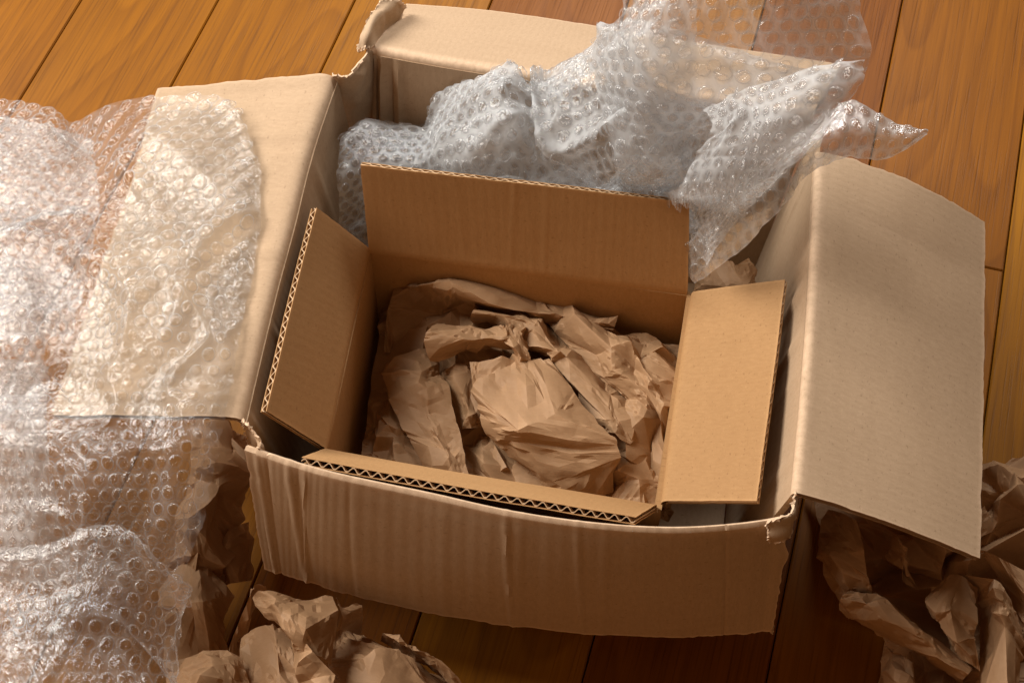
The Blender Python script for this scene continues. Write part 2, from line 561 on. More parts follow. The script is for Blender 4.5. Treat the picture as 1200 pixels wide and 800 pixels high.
def back_creases(Un, Vn, UU, VV):
    d = 0
    for p, a, w_ in ((.012, .006, .006), (.03, -.006, .006), (.052, .004, .005), (.075, -.003, .006)):
        d = d + a * np.exp(-((Un - p) / w_) ** 2)
    return d

F_BL, F_FL, F_FR, F_BR = (-.136, .105), (-.186, -.200), (.182, -.258), (.232, .062)
wall('left_wall', carton, fold_l, BM, .004, seed=11, disp=ridges(4, 7, .0015), foot=(F_BL, F_FL))
wall('right_wall', carton, fold_r, BM, .004, seed=12, disp=ridges(6, 9, .002), foot=(F_FR, F_BR))
wall('front_wall', carton, fold_f, BM, .004, seed=13, foot=(F_FL, F_FR))
wall('back_wall', carton, fold_b, BM, .004, seed=14, disp=back_creases, foot=(F_BL, F_BR))
ins = [np.array([*p, 0.0]) for p in (F_BL, F_FL, F_FR, F_BR)]
ins = shrink(ins, .004)
bt = np.array([ins[0] + [0, 0, .005], ins[1] + [0, 0, .005], ins[2] + [0, 0, .005], ins[3] + [0, 0, .005]] + [p + [0, 0, .001] for p in ins])
me = new_mesh('bottom_panel', bt, [(0, 1, 2, 3), (7, 6, 5, 4), (0, 4, 5, 1), (1, 5, 6, 2), (2, 6, 7, 3), (3, 7, 4, 0)], bt[:, :2], smooth=False)
set_wear(me, np.zeros(8))
obj('bottom_panel', me, M_BIG, carton)

# flaps
panel('left_flap', carton, fold_l, px((185, 106, 23.8), (160, 200, 23.6), (122, 310, 23.4), (90, 405, 23.2), (62, 487, 23)), BM, seed=21,
      rag=(.002, .003, .002), walldir=DN, fr=.012, disp=ridges(9, 14, .0009, .02), wearfold=.35)
panel('right_flap', carton, fold_r2, px((1146, 655, 19), (1148, 560, 19), (1150, 450, 19), (1151, 350, 19), (1152, 262, 19)), BM, seed=22,
      rag=(.0015, .0015, .004), walldir=DN, fr=.005, wearfold=.6, disp=lambda U, V, a, b: .004 * np.sin(V * 3.1) + .006 * np.clip((U - .8) / .2, 0, 1) * np.sin(V * 3.1))
panel('back_flap', carton, fold_b, px((475, 8, 16.5), (560, 14, 16.5), (640, 24, 16.5), (705, 34, 16.5), (800, 50, 16.5), (985, 78, 16.5)), BM, seed=23,
      rag=(.002, .002, .002), walldir=DN, fr=.010, wearfold=.8)

def front_disp(Un, Vn, UU, VV):
    d = 0
    for p, a, w_, s_ in ((.03, .003, .006, .02), (.055, -.003, .008, .02), (.11, .0035, .008, .06), (.135, -.0025, .01, .06), (.21, .0012, .01, .03), (.27, .0015, .012, .02), (.33, -.001, .01, .02),
                         (.40, .0018, .008, .0), (.435, -.0012, .014, .0), (.515, .0032, .006, -.005), (.535, -.002, .012, 0), (.64, .0022, .007, -.01), (.66, -.0014, .012, -.01), (.78, .0008, .01, -.03), (.90, .002, .012, .0), (.945, -.003, .016, .02), (.975, .003, .01, .02)):
        d = d + a * np.exp(-((Un - p - s_ * Vn) / w_) ** 2)
    d = d * (.13 + .24 * np.clip((.2 - Un) / .06, 0, 1))
    for p, a in ((.165, .0010), (.27, -.0005), (.497, .0013), (.60, .0009), (.845, -.0006)):
        d = d + a * np.exp(-((Un - p - .01 * (Vn - .5)) / .0032) ** 2)
    d = d + .00006 * np.sin(UU / .0085 * 2 * math.pi) * np.clip(1.4 - Un * 1.6, 0, 1)
    return d + .006 * np.sin(Vn * 3.14) * np.exp(-((Un - .5) / .35) ** 2)

panel('front_flap', carton, fold_f, px((312, 664, 10), (345, 674, 10), (400, 691, 10), (500, 714, 10), (600, 730, 10), (700, 740, 10), (790, 743, 10), (860, 740, 10), (904, 735, 10.5)), BM, seed=24, nu=260,
      rag=(.004, .003, .004), walldir=DN, fr=.006, disp=front_disp, wearfold=.75, wearedge=.8)

# torn strip of liner standing at the rear left corner, and the ripped front corners
def strip(name, rows, mat, parent, nu=24, nv=30, seed=3, amp=.0015, th=.0014):
    s = Surf(rows)
    G = s.grid(np.linspace(0, 1, nu), np.linspace(0, 1, nv))
    n = np.cross(np.gradient(G, axis=1), np.gradient(G, axis=0))
    n /= np.linalg.norm(n, axis=2, keepdims=True) + 1e-12
    G = G + n * (noise(G, 90, seed) * amp)[..., None]
    ed = np.zeros((nv, nu))
    ed[:2] = ed[-2:] = 1
    ed[:, 0] = ed[:, -1] = 1
    G += np.random.RandomState(seed).randn(*G.shape) * (ed * .0007)[..., None]
    uu, vv_ = np.meshgrid(np.linspace(0, s.lu, nu), np.linspace(0, s.lv, nv))
    t = slab(G + n * th / 2, G - n * th / 2, np.stack([uu, vv_], -1).reshape(-1, 2), (ed * .9).reshape(-1))
    me = new_mesh(name, t[0], t[1], t[2], sharp=25)
    set_wear(me, t[3])
    return obj(name, me, mat, parent)

strip('torn_strip', [[(419, 62, 25), (428, 58, 25.5), (439, 56, 24.8)], [(422, 45, 25.8), (432, 40, 26), (441, 50, 24.5)], [(432, 22, 25.5), (444, 20, 25), (452, 40, 22)], [(440, 10, 24.5), (456, 12, 23.5), (464, 26, 20.5)], [(447, -1, 24), (468, 0, 22), (476, 8, 19.5)]], M_BIG, carton, seed=5)
strip('torn_corner', [[(389, 88, 25.2), (402, 90, 25.2), (414, 84, 25.2), (430, 62, 25.2), (438, 57, 25)], [(391, 102, 23.5), (404, 104, 23.3), (422, 98, 23.3), (433, 84, 23.3), (441, 74, 23)], [(397, 152, 17), (409, 153, 16.8), (423, 148, 16.8), (435, 136, 16.8), (443, 128, 16.6)], [(404, 252, 4), (416, 253, 4), (430, 248, 4), (441, 236, 4), (449, 228, 4)]], M_BIG, carton, seed=6, amp=.002)
strip('torn_corner', [[(284, 492, 24.9), (290, 497, 25.1), (296, 507, 25), (302, 516, 25), (300, 524, 24.8)], [(287, 500, 23.7), (294, 503, 23.9), (300, 511, 23.8), (306, 520, 23.7), (303, 529, 23.6)], [(290, 520, 21), (296, 520, 21), (302, 526, 21), (308, 532, 21), (306, 540, 21)]], M_BIG, carton, seed=7, amp=.003)
strip('torn_corner', [[(898, 612, 25.3), (912, 607, 25.6), (924, 600, 25.6), (930, 588, 25.4), (932, 576, 25.2)], [(900, 624, 24.4), (914, 622, 24.7), (925, 616, 24.7), (931, 602, 24.5), (933, 590, 24.3)], [(903, 634, 23.4), (914, 632, 23.7), (923, 626, 23.7), (929, 612, 23.5), (931, 598, 23.3)]], M_BIG, carton, seed=8, amp=.003)
strip('torn_corner', [[(880, 722, 11.6), (893, 720, 11.9), (905, 717, 12.3), (903, 728, 11.3)], [(881, 731, 10.6), (894, 731, 11), (906, 729, 11.3), (904, 735, 10.6)], [(882, 739, 9.8), (894, 739, 10), (903, 738, 10.2), (903, 740, 10)]], M_BIG, carton, seed=9, amp=.003)

# ---- small carton inside
SM = (M_SML, M_SMLF)
HS = 17
s_bl, s_fl, s_fr, s_br = (431, 290), (379, 527), (772, 594), (809, 341)
def sp(a, b, n=5, bowv=0.0):
    return [P(a[0] + (b[0] - a[0]) * t, a[1] + (b[1] - a[1]) * t + bowv * 4 * t * (1 - t), HS / 100) for t in np.linspace(0, 1, n)]
scen = np.mean([P(*q, .17) for q in (s_bl, s_fl, s_fr, s_br)], 0)
small = thing('small_carton', "smaller brown cardboard carton with raised flaps, standing inside the larger carton, full of paper", 'carton', (scen[0], scen[1], .006))
wall('left_wall', small, sp(s_bl, s_fl), SM, .009, seed=31, drop=.004)
wall('front_wall', small, sp(s_fl, s_fr), SM, .009, seed=32, drop=.004)
wall('right_wall', small, sp(s_fr, s_br), SM, .009, seed=33, drop=.004)
wall('back_wall', small, sp(s_br, s_bl), SM, .009, seed=34, drop=.004)
q = [np.array(P(*c, .17)) for c in (s_bl, s_fl, s_fr, s_br)]
q = [p + (scen - p) / np.linalg.norm(scen - p) * .004 for p in q]
bt = np.array([[p[0], p[1], .012] for p in q] + [[p[0], p[1], .007] for p in q])
me = new_mesh('bottom_panel', bt, [(0, 1, 2, 3), (7, 6, 5, 4), (0, 4, 5, 1), (1, 5, 6, 2), (2, 6, 7, 3), (3, 7, 4, 0)], bt[:, :2], smooth=False)
set_wear(me, np.zeros(8))
obj('bottom_panel', me, M_SML, small)
panel('back_flap', small, px((433, 291, 17), (530, 304, 17), (620, 316, 17), (710, 328, 17), (806, 340, 17)), px((423, 192, 25.4), (520, 203, 25.5), (620, 214, 25.6), (715, 225, 25.6), (808, 236, 25.4)), SM, seed=41,
      walldir=DN, fr=.004, wearfold=.15, th=.0045, rag=(.0006, .001, .001), disp=ridges(3, 12, .0004, .006))
panel('left_flap', small, px((430, 292, 17), (415, 355, 17), (400, 425, 17), (379, 526, 17)), px((367, 244, 24.2), (350, 315, 24), (330, 395, 24), (308, 482, 24)), SM, seed=42,
      walldir=DN, fr=.004, wearfold=.1, th=.0055, pitch=.0095, rag=(.0006, .001, .001))
panel('right_flap', small, px((778, 588, 17), (788, 510, 17), (800, 425, 17), (813, 343, 17)), px((888, 588, 21.5), (899, 505, 21.5), (911, 415, 21.5), (921, 329, 21.5)), SM, seed=43,
      walldir=DN, fr=.004, wearfold=.1, th=.0045, rag=(.0006, .0008, .0008))
panel('front_flap', small, px((381, 529, 17), (480, 547, 17), (580, 564, 17), (680, 580, 17), (769, 595, 17)), px((353, 540, 23.2), (450, 558, 23.2), (550, 577, 23.3), (650, 595, 23.3), (744, 611, 23.2)), SM, seed=44,
      walldir=DN, fr=.004, wearfold=.1, th=.006, pitch=.0098, rag=(.0008, .001, .001))

# ------------------------------------------------------------------ crumpled kraft paper
class Crumple:
    """one sheet of paper: folded patches whose facets meet in sharp creases"""
    def __init__(s):
        s.V, s.F, s.UV, s.W, s.n = [], [], [], [], 0
    def patch(s, rows, cell=.02, amp=.22, seed=0, dz=0.0, sub=3, amp2=.10, edge=.35, micro=1.0):
        cell, amp, amp2 = cell * .8, amp * 1.3, amp2 * 1.35
        sf = Surf(rows, dz)
        r = np.random.RandomState(seed * 7 + 3)
        nu, nv = max(2, int(round(sf.lu / cell))), max(2, int(round(sf.lv / cell)))
        pts = []
        for i in range(nu + 1):
            for j in range(nv + 1):
                bu, bv = i in (0, nu), j in (0, nv)
                dens = noise(np.array([[i / nu * sf.lu, j / nv * sf.lv]]), 22, seed + 60)[0]
                if not (bu or bv) and r.rand() < (.6 if dens > -.05 else .05):
                    continue
                x = i + (0 if bu else (r.rand() - .5) * .95)
                y = j + (0 if bv else (r.rand() - .5) * .95)
                pts.append((x / nu * sf.lu, y / nv * sf.lv))
        out = delaunay_2d_cdt([Vector(p) for p in pts], [], [], 0, 1e-7)
        q = np.array([list(p) for p in out[0]])
        T = np.array(out[2])
        onb = (q[:, 0] < 1e-5) | (q[:, 0] > sf.lu - 1e-5) | (q[:, 1] < 1e-5) | (q[:, 1] > sf.lv - 1e-5)
        m = len(q)
        dn = r.randn(m) * amp * cell * np.where(onb, edge, 1)
        dt = r.randn(m, 3) * amp * cell * .45 * np.where(onb, edge * .7, 1)[:, None]
        D = np.concatenate([dn[:, None], dt], 1)
        XL = sf.at(q[:, 0] / sf.lu, q[:, 1] / sf.lv)
        for lev in range(sub):
            E = np.sort(np.concatenate([T[:, [0, 1]], T[:, [1, 2]], T[:, [2, 0]]]), 1)
            Eu, inv = np.unique(E, axis=0, return_inverse=True)
            inv = inv.reshape(-1)
            base = len(q)
            q = np.concatenate([q, (q[Eu[:, 0]] + q[Eu[:, 1]]) / 2])
            Dm = (D[Eu[:, 0]] + D[Eu[:, 1]]) / 2
            bump = r.randn(len(Eu)) * amp2 * cell / (2 ** lev) * (r.rand(len(Eu)) < (.5 if lev == 0 else .25))
            Dm[:, 0] += bump
            D = np.concatenate([D, Dm])
            XL = np.concatenate([XL, (XL[Eu[:, 0]] + XL[Eu[:, 1]]) / 2])
            k_ = len(T)
            a, b, c = base + inv[:k_], base + inv[k_:2 * k_], base + inv[2 * k_:]
            T = np.concatenate([np.stack([T[:, 0], a, c], 1), np.stack([a, T[:, 1], b], 1), np.stack([c, b, T[:, 2]], 1), np.stack([a, b, c], 1)])
        us, vs = q[:, 0] / sf.lu, q[:, 1] / sf.lv
        # each facet stays nearly flat between its creases
        X = sf.at(us, vs) * .3 + XL * .7
        nn = sf.nrm(us, vs)
        X = X + nn * D[:, :1] + D[:, 1:]
        X += nn * ((noise(X, 45, seed) * .0009 + noise(X, 130, seed + 1) * .0005) * micro)[:, None]
        # relax a little so that folds are rounded like paper
        E = np.concatenate([T[:, [0, 1]], T[:, [1, 2]], T[:, [2, 0]]])
        for _ in range(1):
            acc = np.zeros_like(X)
            cnt = np.zeros(len(X))
            np.add.at(acc, E[:, 0], X[E[:, 1]])
            np.add.at(acc, E[:, 1], X[E[:, 0]])
            np.add.at(cnt, E[:, 0], 1)
            np.add.at(cnt, E[:, 1], 1)
            X = X * .87 + .13 * acc / cnt[:, None]
        X[:, 2] = np.maximum(X[:, 2], .002)
        fn = np.cross(X[T[:, 1]] - X[T[:, 0]], X[T[:, 2]] - X[T[:, 0]])
        fn /= np.linalg.norm(fn, axis=1, keepdims=True) + 1e-12
        vn, vc = np.zeros_like(X), np.zeros(len(X))
        for q_ in range(3):
            np.add.at(vn, T[:, q_], fn)
            np.add.at(vc, T[:, q_], 1)
        s.W.append(np.clip((1 - np.linalg.norm(vn, axis=1) / np.maximum(vc, 1)) * 14 - .15, 0, 1))
        s.V.append(X)
        s.F.append(T + s.n)
        s.UV.append(q + seed * .61)
        s.n += len(X)
    def build(s, name, label, group='crumpled packing paper', clampz=None):
        V = np.concatenate(s.V)
        c = V.mean(0)
        c[2] = V[:, 2].min()
        me = new_mesh(name, V - c, np.concatenate(s.F), np.concatenate(s.UV), sharp=13)
        set_wear(me, np.concatenate(s.W))
        o = obj(name, me, M_PAPER)
        o.location = c
        o['label'], o['category'], o['group'] = label, 'packing paper', group
        return o

c = Crumple()
D1 = -.012
c.patch([[(450, 352, 9), (560, 365, 10), (680, 385, 10), (800, 405, 10)], [(438, 425, 7.8), (560, 432, 8.8), (680, 447, 10), (797, 467, 10)], [(428, 505, 7.8), (540, 515, 8.5), (660, 530, 10), (788, 540, 10)], [(420, 565, 7.8), (520, 580, 8.5), (640, 592, 9.5), (778, 605, 9.5)]], .028, .34, 1, amp2=.14)
c.patch([[(464, 334, 11), (478, 325, 12), (550, 333, 12), (640, 350, 12), (720, 376, 11)],
         [(462, 336, 13), (489, 326, 15.5), (560, 336, 15.5), (645, 352, 15), (722, 378, 14)],
         [(458, 348, 12.5), (497, 341, 15), (560, 351, 15), (645, 369, 14.5), (717, 391, 13.5)],
         [(452, 372, 11), (490, 366, 11), (560, 371, 10.5), (640, 386, 10.5), (705, 402, 10)],
         [(449, 413, 9.5), (480, 416, 9), (550, 416, 8.5), (620, 421, 8.5), (690, 431, 8.5)]], .045, .09, 2, D1, edge=.15)
c.patch([[(512, 379, 13), (550, 383, 13.5), (590, 384, 14), (605, 377, 14), (618, 402, 13)],
         [(500, 387, 15), (550, 390, 15), (585, 392, 15.5), (603, 385, 15.5), (619, 414, 14.5)],
         [(496, 404, 14.5), (545, 404, 15), (580, 399, 15), (605, 404, 15), (622, 424, 14)],
         [(504, 424, 13), (545, 418, 13), (578, 409, 13.5), (606, 418, 13.5), (624, 432, 13)],
         [(512, 420, 10), (548, 412, 10), (580, 402, 11), (606, 412, 11), (622, 425, 11)]], .022, .12, 3, D1 + .004, edge=.2)
c.patch([[(556, 353, 12), (610, 362, 12), (655, 385, 12), (702, 430, 12), (737, 465, 12), (762, 500, 11)],
         [(556, 359, 15), (605, 368, 15), (645, 397, 15), (688, 442, 15), (722, 480, 15), (744, 515, 13.5)],
         [(551, 374, 13.5), (600, 388, 13.5), (630, 410, 13.5), (668, 452, 13.5), (700, 495, 13.5), (730, 530, 12)],
         [(556, 378, 10), (598, 392, 10), (625, 415, 10), (660, 460, 10), (692, 500, 10), (722, 540, 9)]], .02, .2, 4, D1)
c.patch([[(606, 408, 13.5), (650, 448, 13.5), (690, 493, 13.5), (717, 530, 13)],
         [(600, 415, 14.5), (640, 455, 14.5), (682, 500, 14.5), (710, 538, 13.5)],
         [(588, 428, 11.5), (625, 468, 11.5), (668, 512, 11.5), (698, 548, 11)]], .025, .14, 5, D1)
c.patch([[(549, 423, 14), (585, 420, 14.5), (620, 419, 14.5), (643, 420, 14)],
         [(553, 450, 14), (595, 448, 15.5), (638, 446, 16), (674, 460, 15)],
         [(561, 490, 13.5), (605, 490, 16), (655, 490, 16.5), (704, 497, 15)],
         [(574, 515, 12.5), (622, 525, 15), (672, 530, 16), (728, 527, 14.5)],
         [(605, 540, 11.5), (640, 556, 13.5), (684, 566, 14), (724, 560, 12.5)],
         [(625, 560, 9), (655, 578, 10), (692, 590, 10), (716, 592, 9)]], .03, .18, 6, D1, amp2=.11, edge=.25)
c.patch([[(452, 424, 10), (480, 412, 11.5), (512, 410, 10.5)], [(448, 440, 11.5), (482, 432, 13), (519, 438, 12)], [(457, 475, 12), (497, 470, 13.5), (531, 480, 12.5)],
         [(478, 515, 12), (512, 515, 13.5), (543, 520, 12.5)], [(503, 562, 11), (525, 565, 12.5), (547, 568, 11.5)]], .032, .10, 7, D1, edge=.2)
c.patch([[(454, 452, 9), (462, 455, 10), (474, 470, 10)], [(440, 490, 10), (460, 495, 11.5), (482, 505, 10.5)], [(436, 550, 10), (465, 555, 11.5), (505, 560, 10.5)]], .03, .14, 8, D1, edge=.2)
c.patch([[(516, 437, 11), (535, 427, 12.5), (556, 424, 12)], [(527, 470, 11), (545, 465, 12.5), (563, 470, 12)], [(540, 503, 10.5), (553, 501, 12), (572, 500, 11)]], .026, .12, 9, D1, edge=.2)
c.patch([[(540, 505, 9), (575, 512, 10), (605, 530, 9)], [(545, 545, 10), (585, 548, 11.5), (628, 560, 10)], [(545, 585, 9), (590, 590, 10), (645, 595, 9)]], .028, .14, 10, D1)
c.patch([[(632, 371, 12), (662, 352, 13), (718, 377, 13), (762, 393, 12.5), (799, 425, 11)],
         [(650, 390, 13), (690, 390, 14.5), (730, 400, 15), (770, 415, 14.5), (802, 448, 12)],
         [(680, 425, 13), (715, 425, 15), (745, 430, 15.5), (775, 450, 15), (800, 475, 12.5)],
         [(705, 460, 12.5), (730, 460, 14), (760, 470, 15), (782, 485, 15), (799, 505, 12)],
         [(715, 490, 11), (740, 502, 13), (762, 515, 13.5), (777, 530, 12.5), (792, 545, 11)],
         [(712, 535, 10), (738, 550, 11), (757, 562, 11.5), (774, 574, 11.5), (788, 590, 10.5)], [(715, 595, 9), (735, 600, 10), (755, 604, 10.5), (772, 608, 10.5), (784, 612, 10)]], .021, .26, 11, D1, amp2=.12)
c.build('crumpled_paper', "crumpled brown kraft paper filling the inside of the small carton")

c = Crumple()
c.patch([[(950, 570, 1), (1020, 560, 5), (1100, 550, 6), (1180, 535, 6), (1290, 530, 4)],
         [(960, 620, 6), (1030, 620, 9), (1110, 610, 11), (1190, 580, 11), (1300, 570, 8)],
         [(980, 690, 3), (1040, 680, 7), (1110, 670, 10), (1190, 640, 11), (1310, 630, 9)],
         [(1030, 740, 2), (1080, 745, 5), (1130, 740, 7), (1200, 720, 9), (1320, 720, 8)],
         [(1032, 830, 1), (1080, 830, 4), (1140, 830, 6), (1210, 830, 7), (1330, 830, 6)]], .024, .46, 21, amp2=.14)
c.patch([[(972, 596, 13), (988, 600, 14), (1004, 612, 14)], [(961, 632, 11.5), (985, 640, 13.5), (1014, 656, 13.5)], [(967, 672, 9), (992, 682, 11.5), (1021, 690, 11.5)], [(984, 708, 5), (1000, 714, 7), (1023, 704, 8)]], .024, .2, 22)
c.patch([[(1002, 690, 9), (1040, 705, 9), (1085, 742, 8.5), (1142, 785, 7.5)], [(988, 698, 11), (1024, 704, 12), (1080, 744, 11.5), (1139, 783, 10)], [(983, 708, 9), (1010, 725, 10.5), (1062, 752, 10), (1130, 795, 9)], [(988, 716, 6), (1012, 730, 6.5), (1062, 758, 6), (1128, 800, 5)]], .02, .12, 23, edge=.3)
c.patch([[(1090, 688, 11), (1120, 672, 12.5), (1146, 690, 12)], [(1080, 705, 11), (1112, 705, 14), (1147, 716, 12.5)], [(1103, 740, 10.5), (1118, 738, 12.5), (1142, 745, 11.5)], [(1120, 770, 9), (1130, 772, 10.5), (1146, 785, 9.5)]], .022, .18, 24)
c.patch([[(1120, 672, 12), (1160, 676, 14), (1178, 690, 14), (1192, 720, 12)], [(1150, 705, 11), (1166, 700, 13.5), (1185, 715, 14), (1200, 745, 12)], [(1146, 750, 9), (1160, 750, 12), (1180, 755, 13), (1196, 775, 11)], [(1144, 830, 8), (1158, 825, 11), (1175, 825, 12), (1190, 835, 10)]], .03, .12, 25, edge=.3)
c.patch([[(1140, 640, 12), (1175, 655, 14), (1230, 685, 13)], [(1165, 670, 12), (1190, 690, 14), (1240, 720, 13)], [(1180, 700, 10), (1205, 725, 12), (1245, 770, 11)], [(1188, 760, 9), (1215, 790, 11), (1250, 830, 10)]], .03, .14, 26, edge=.3)
c.patch([[(1130, 548, 10), (1165, 542, 12), (1215, 552, 12), (1270, 560, 10)], [(1130, 575, 11), (1165, 568, 13.5), (1215, 575, 14), (1270, 590, 12)], [(1130, 610, 10), (1165, 605, 12), (1215, 612, 12.5), (1270, 630, 11)], [(1130, 640, 8), (1165, 635, 10), (1215, 645, 10), (1270, 660, 9)]], .017, .4, 27)
c.patch([[(1045, 625, 11), (1055, 632, 13), (1062, 655, 13.5), (1056, 680, 12)], [(1040, 655, 11), (1050, 662, 12.5), (1066, 672, 12), (1075, 690, 10)]], .018, .25, 28)
c.patch([[(1035, 770, 5), (1060, 760, 7), (1075, 790, 6)], [(1036, 800, 5), (1058, 795, 8), (1078, 815, 7)], [(1030, 850, 4), (1060, 850, 7), (1090, 850, 6)]], .025, .15, 29, edge=.3)
c.build('crumpled_paper', "heap of crumpled brown paper under the right flap of the large carton")

c = Crumple()
c.patch([[(283, 747, 6), (299, 735, 8), (318, 730, 9.5), (342, 738, 9.5)], [(278, 790, 7), (298, 785, 9), (320, 781, 10.8), (352, 792, 10)], [(268, 850, 6), (295, 850, 8), (322, 850, 10), (356, 850, 9)]], .035, .10, 31, .018, edge=.2)
c.patch([[(296, 698, 11.5), (322, 693, 13), (350, 702, 12), (389, 699, 11)], [(305, 717, 13), (332, 722, 14), (362, 730, 13.5), (399, 722, 12)], [(336, 738, 12), (350, 760, 12.8), (370, 765, 13), (387, 779, 11)]], .03, .13, 32, .018, edge=.25)
c.patch([[(331, 735, 11), (345, 770, 11), (356, 840, 10.5)], [(346, 736, 13.3), (361, 770, 13.3), (380, 830, 13)], [(366, 762, 11.5), (386, 785, 11), (402, 840, 10.5)]], .024, .16, 33, .018)
c.patch([[(392, 740, 7), (405, 735, 5), (425, 745, 4), (470, 770, 4), (527, 793, 3.5)], [(386, 770, 8.5), (412, 762, 8.5), (445, 762, 8.5), (480, 785, 7.5), (528, 812, 6)], [(384, 790, 8.5), (412, 788, 9.5), (448, 786, 10), (480, 810, 9), (530, 835, 7)], [(380, 860, 8), (410, 860, 9), (450, 860, 10), (490, 860, 9), (540, 870, 6)]], .026, .14, 34, .018, edge=.25)
c.patch([[(446, 750, 6), (448, 741, 8.5), (458, 742, 9), (462, 752, 8)], [(478, 768, 6), (480, 757, 8.8), (488, 760, 9), (488, 770, 7.5)], [(505, 782, 5.5), (510, 770, 8.6), (519, 774, 8.6), (514, 788, 7)], [(528, 800, 5), (534, 790, 7.5), (542, 800, 7), (534, 812, 6)]], .022, .08, 35, .018, edge=.15)
c.patch([[(392, 700, 10.5), (400, 722, 11), (398, 745, 9)], [(404, 715, 10), (414, 715, 10.5), (407, 740, 7)], [(423, 708, 9.5), (427, 718, 9.5), (423, 745, 6)]], .02, .12, 36, .018, edge=.2)
c.patch([[(264, 790, 2), (275, 740, 5), (298, 687, 10), (312, 686, 10)], [(272, 795, 1), (284, 755, 3), (306, 712, 5), (313, 702, 6)]], .03, .06, 37, .018, edge=.1)
c.patch([[(198, 790, 6), (226, 768, 7.5), (262, 761, 8.5), (284, 772, 8)], [(194, 805, 8), (236, 786, 9.8), (266, 780, 10), (296, 800, 9)], [(185, 850, 7), (235, 845, 9), (270, 845, 9.5), (300, 850, 8)]], .024, .15, 38, .018, edge=.25)
c.build('crumpled_paper', 'crumpled brown paper lying on the floor in front of the large carton')

c = Crumple()
c.patch([[(185, 690, 4), (215, 655, 6), (240, 660, 6), (276, 697, 4.5)], [(185, 720, 5), (215, 705, 8), (236, 715, 7.5), (263, 732, 3.5)], [(190, 758, 4), (225, 757, 6), (262, 762, 3), (272, 768, 1.5)], [(195, 800, 3), (225, 800, 4), (262, 800, 2), (272, 800, 1)]], .034, .15, 41, edge=.2)
c.patch([[(225, 488, 4), (270, 490, 8), (298, 512, 5)], [(225, 540, 8), (262, 545, 9.5), (285, 560, 5)], [(215, 590, 7), (252, 600, 9), (272, 615, 4)], [(205, 640, 6), (235, 650, 8), (262, 665, 4)], [(195, 690, 4), (225, 690, 6), (262, 700, 2)]], .028, .32, 42, amp2=.13)
c.patch([[(252, 650, 5), (270, 620, 6), (290, 612, 2)], [(255, 690, 3), (276, 680, 4), (296, 680, 1.5)]], .03, .2, 43)
c.build('crumpled_paper', "dark brown paper between the draped bubble wrap and left side of the large carton")

c = Crumple()
c.patch([[(815, 315, 13), (838, 303, 16), (858, 310, 15), (880, 300, 12)], [(812, 330, 14), (842, 322, 17.3), (862, 328, 16), (885, 325, 12)], [(815, 350, 13), (845, 350, 16), (868, 352, 14.5), (888, 360, 11)], [(825, 400, 9), (850, 400, 11), (872, 400, 10), (885, 410, 8)]], .024, .2, 51)
c.build('crumpled_paper', "scrap of brown paper wedged between the cartons behind the small carton's right flap")

# ------------------------------------------------------------------ bubble wrap
BR, BP = .0056, .0131      # bubble radius and pitch

def bubble_geo(seed, ns=12):
    r = np.random.RandomState(seed)
    prof = [(1.16, .0), (1.0, .05), (.96, .20), (.82, .31), (.45, .35)]
    V = []
    a = np.linspace(0, 2 * math.pi, ns, endpoint=False)
    ph = r.rand(6) * 6.28
    dent = r.rand() * .3
    da = r.rand() * 6.28
    for i, (rr, h) in enumerate(prof):
        k_ = min(i, 3) / 3
        wob = 1 + k_ * (.09 * np.sin(2 * a + ph[0]) + .07 * np.sin(3 * a + ph[1]) + .05 * np.sin(5 * a + ph[2]))
        hh = h * (1 + k_ * (.16 * np.sin(a + ph[3]) + .12 * np.sin(2 * a + ph[4]) + .10 * np.sin(3 * a + ph[5]))) - k_ * dent * np.clip(np.cos(a - da), 0, 1) * h
        for x, y, z in zip(rr * wob * np.cos(a), rr * wob * np.sin(a), hh):
            V.append((x, y, z + (r.randn() * .05 if i >= 2 else 0)))
    V.append((.05 * r.randn(), .05 * r.randn(), .35 - .24 * r.rand()))
    F = []
    n = len(prof)
    for i in range(n - 1):
        for j in range(ns):
            j2 = (j + 1) % ns
            F.append((i * ns + j, i * ns + j2, (i + 1) * ns + j2))
            F.append((i * ns + j, (i + 1) * ns + j2, (i + 1) * ns + j))
    for j in range(ns):
        F.append(((n - 1) * ns + j, (n - 1) * ns + (j + 1) % ns, n * ns))
    return np.array(V), np.array(F)

RIM = np.concatenate([np.full(12, 1.0), np.full(12, .9), np.full(12, .3), np.zeros(25)]).astype(np.float32)  # milky rim painted in for light refracted at the bubble edges
def set_rim(me, n):
    me.attributes.new('rim', 'FLOAT', 'POINT').data.foreach_set('value', np.tile(RIM, n))

BUB = [bubble_geo(i) for i in range(10)]
BMESH = []
for i, (V, F) in enumerate(BUB):
    me = new_mesh('bubble', V, F)
    set_rim(me, 1)
    me.materials.append(M_BUB)
    BMESH.append(me)

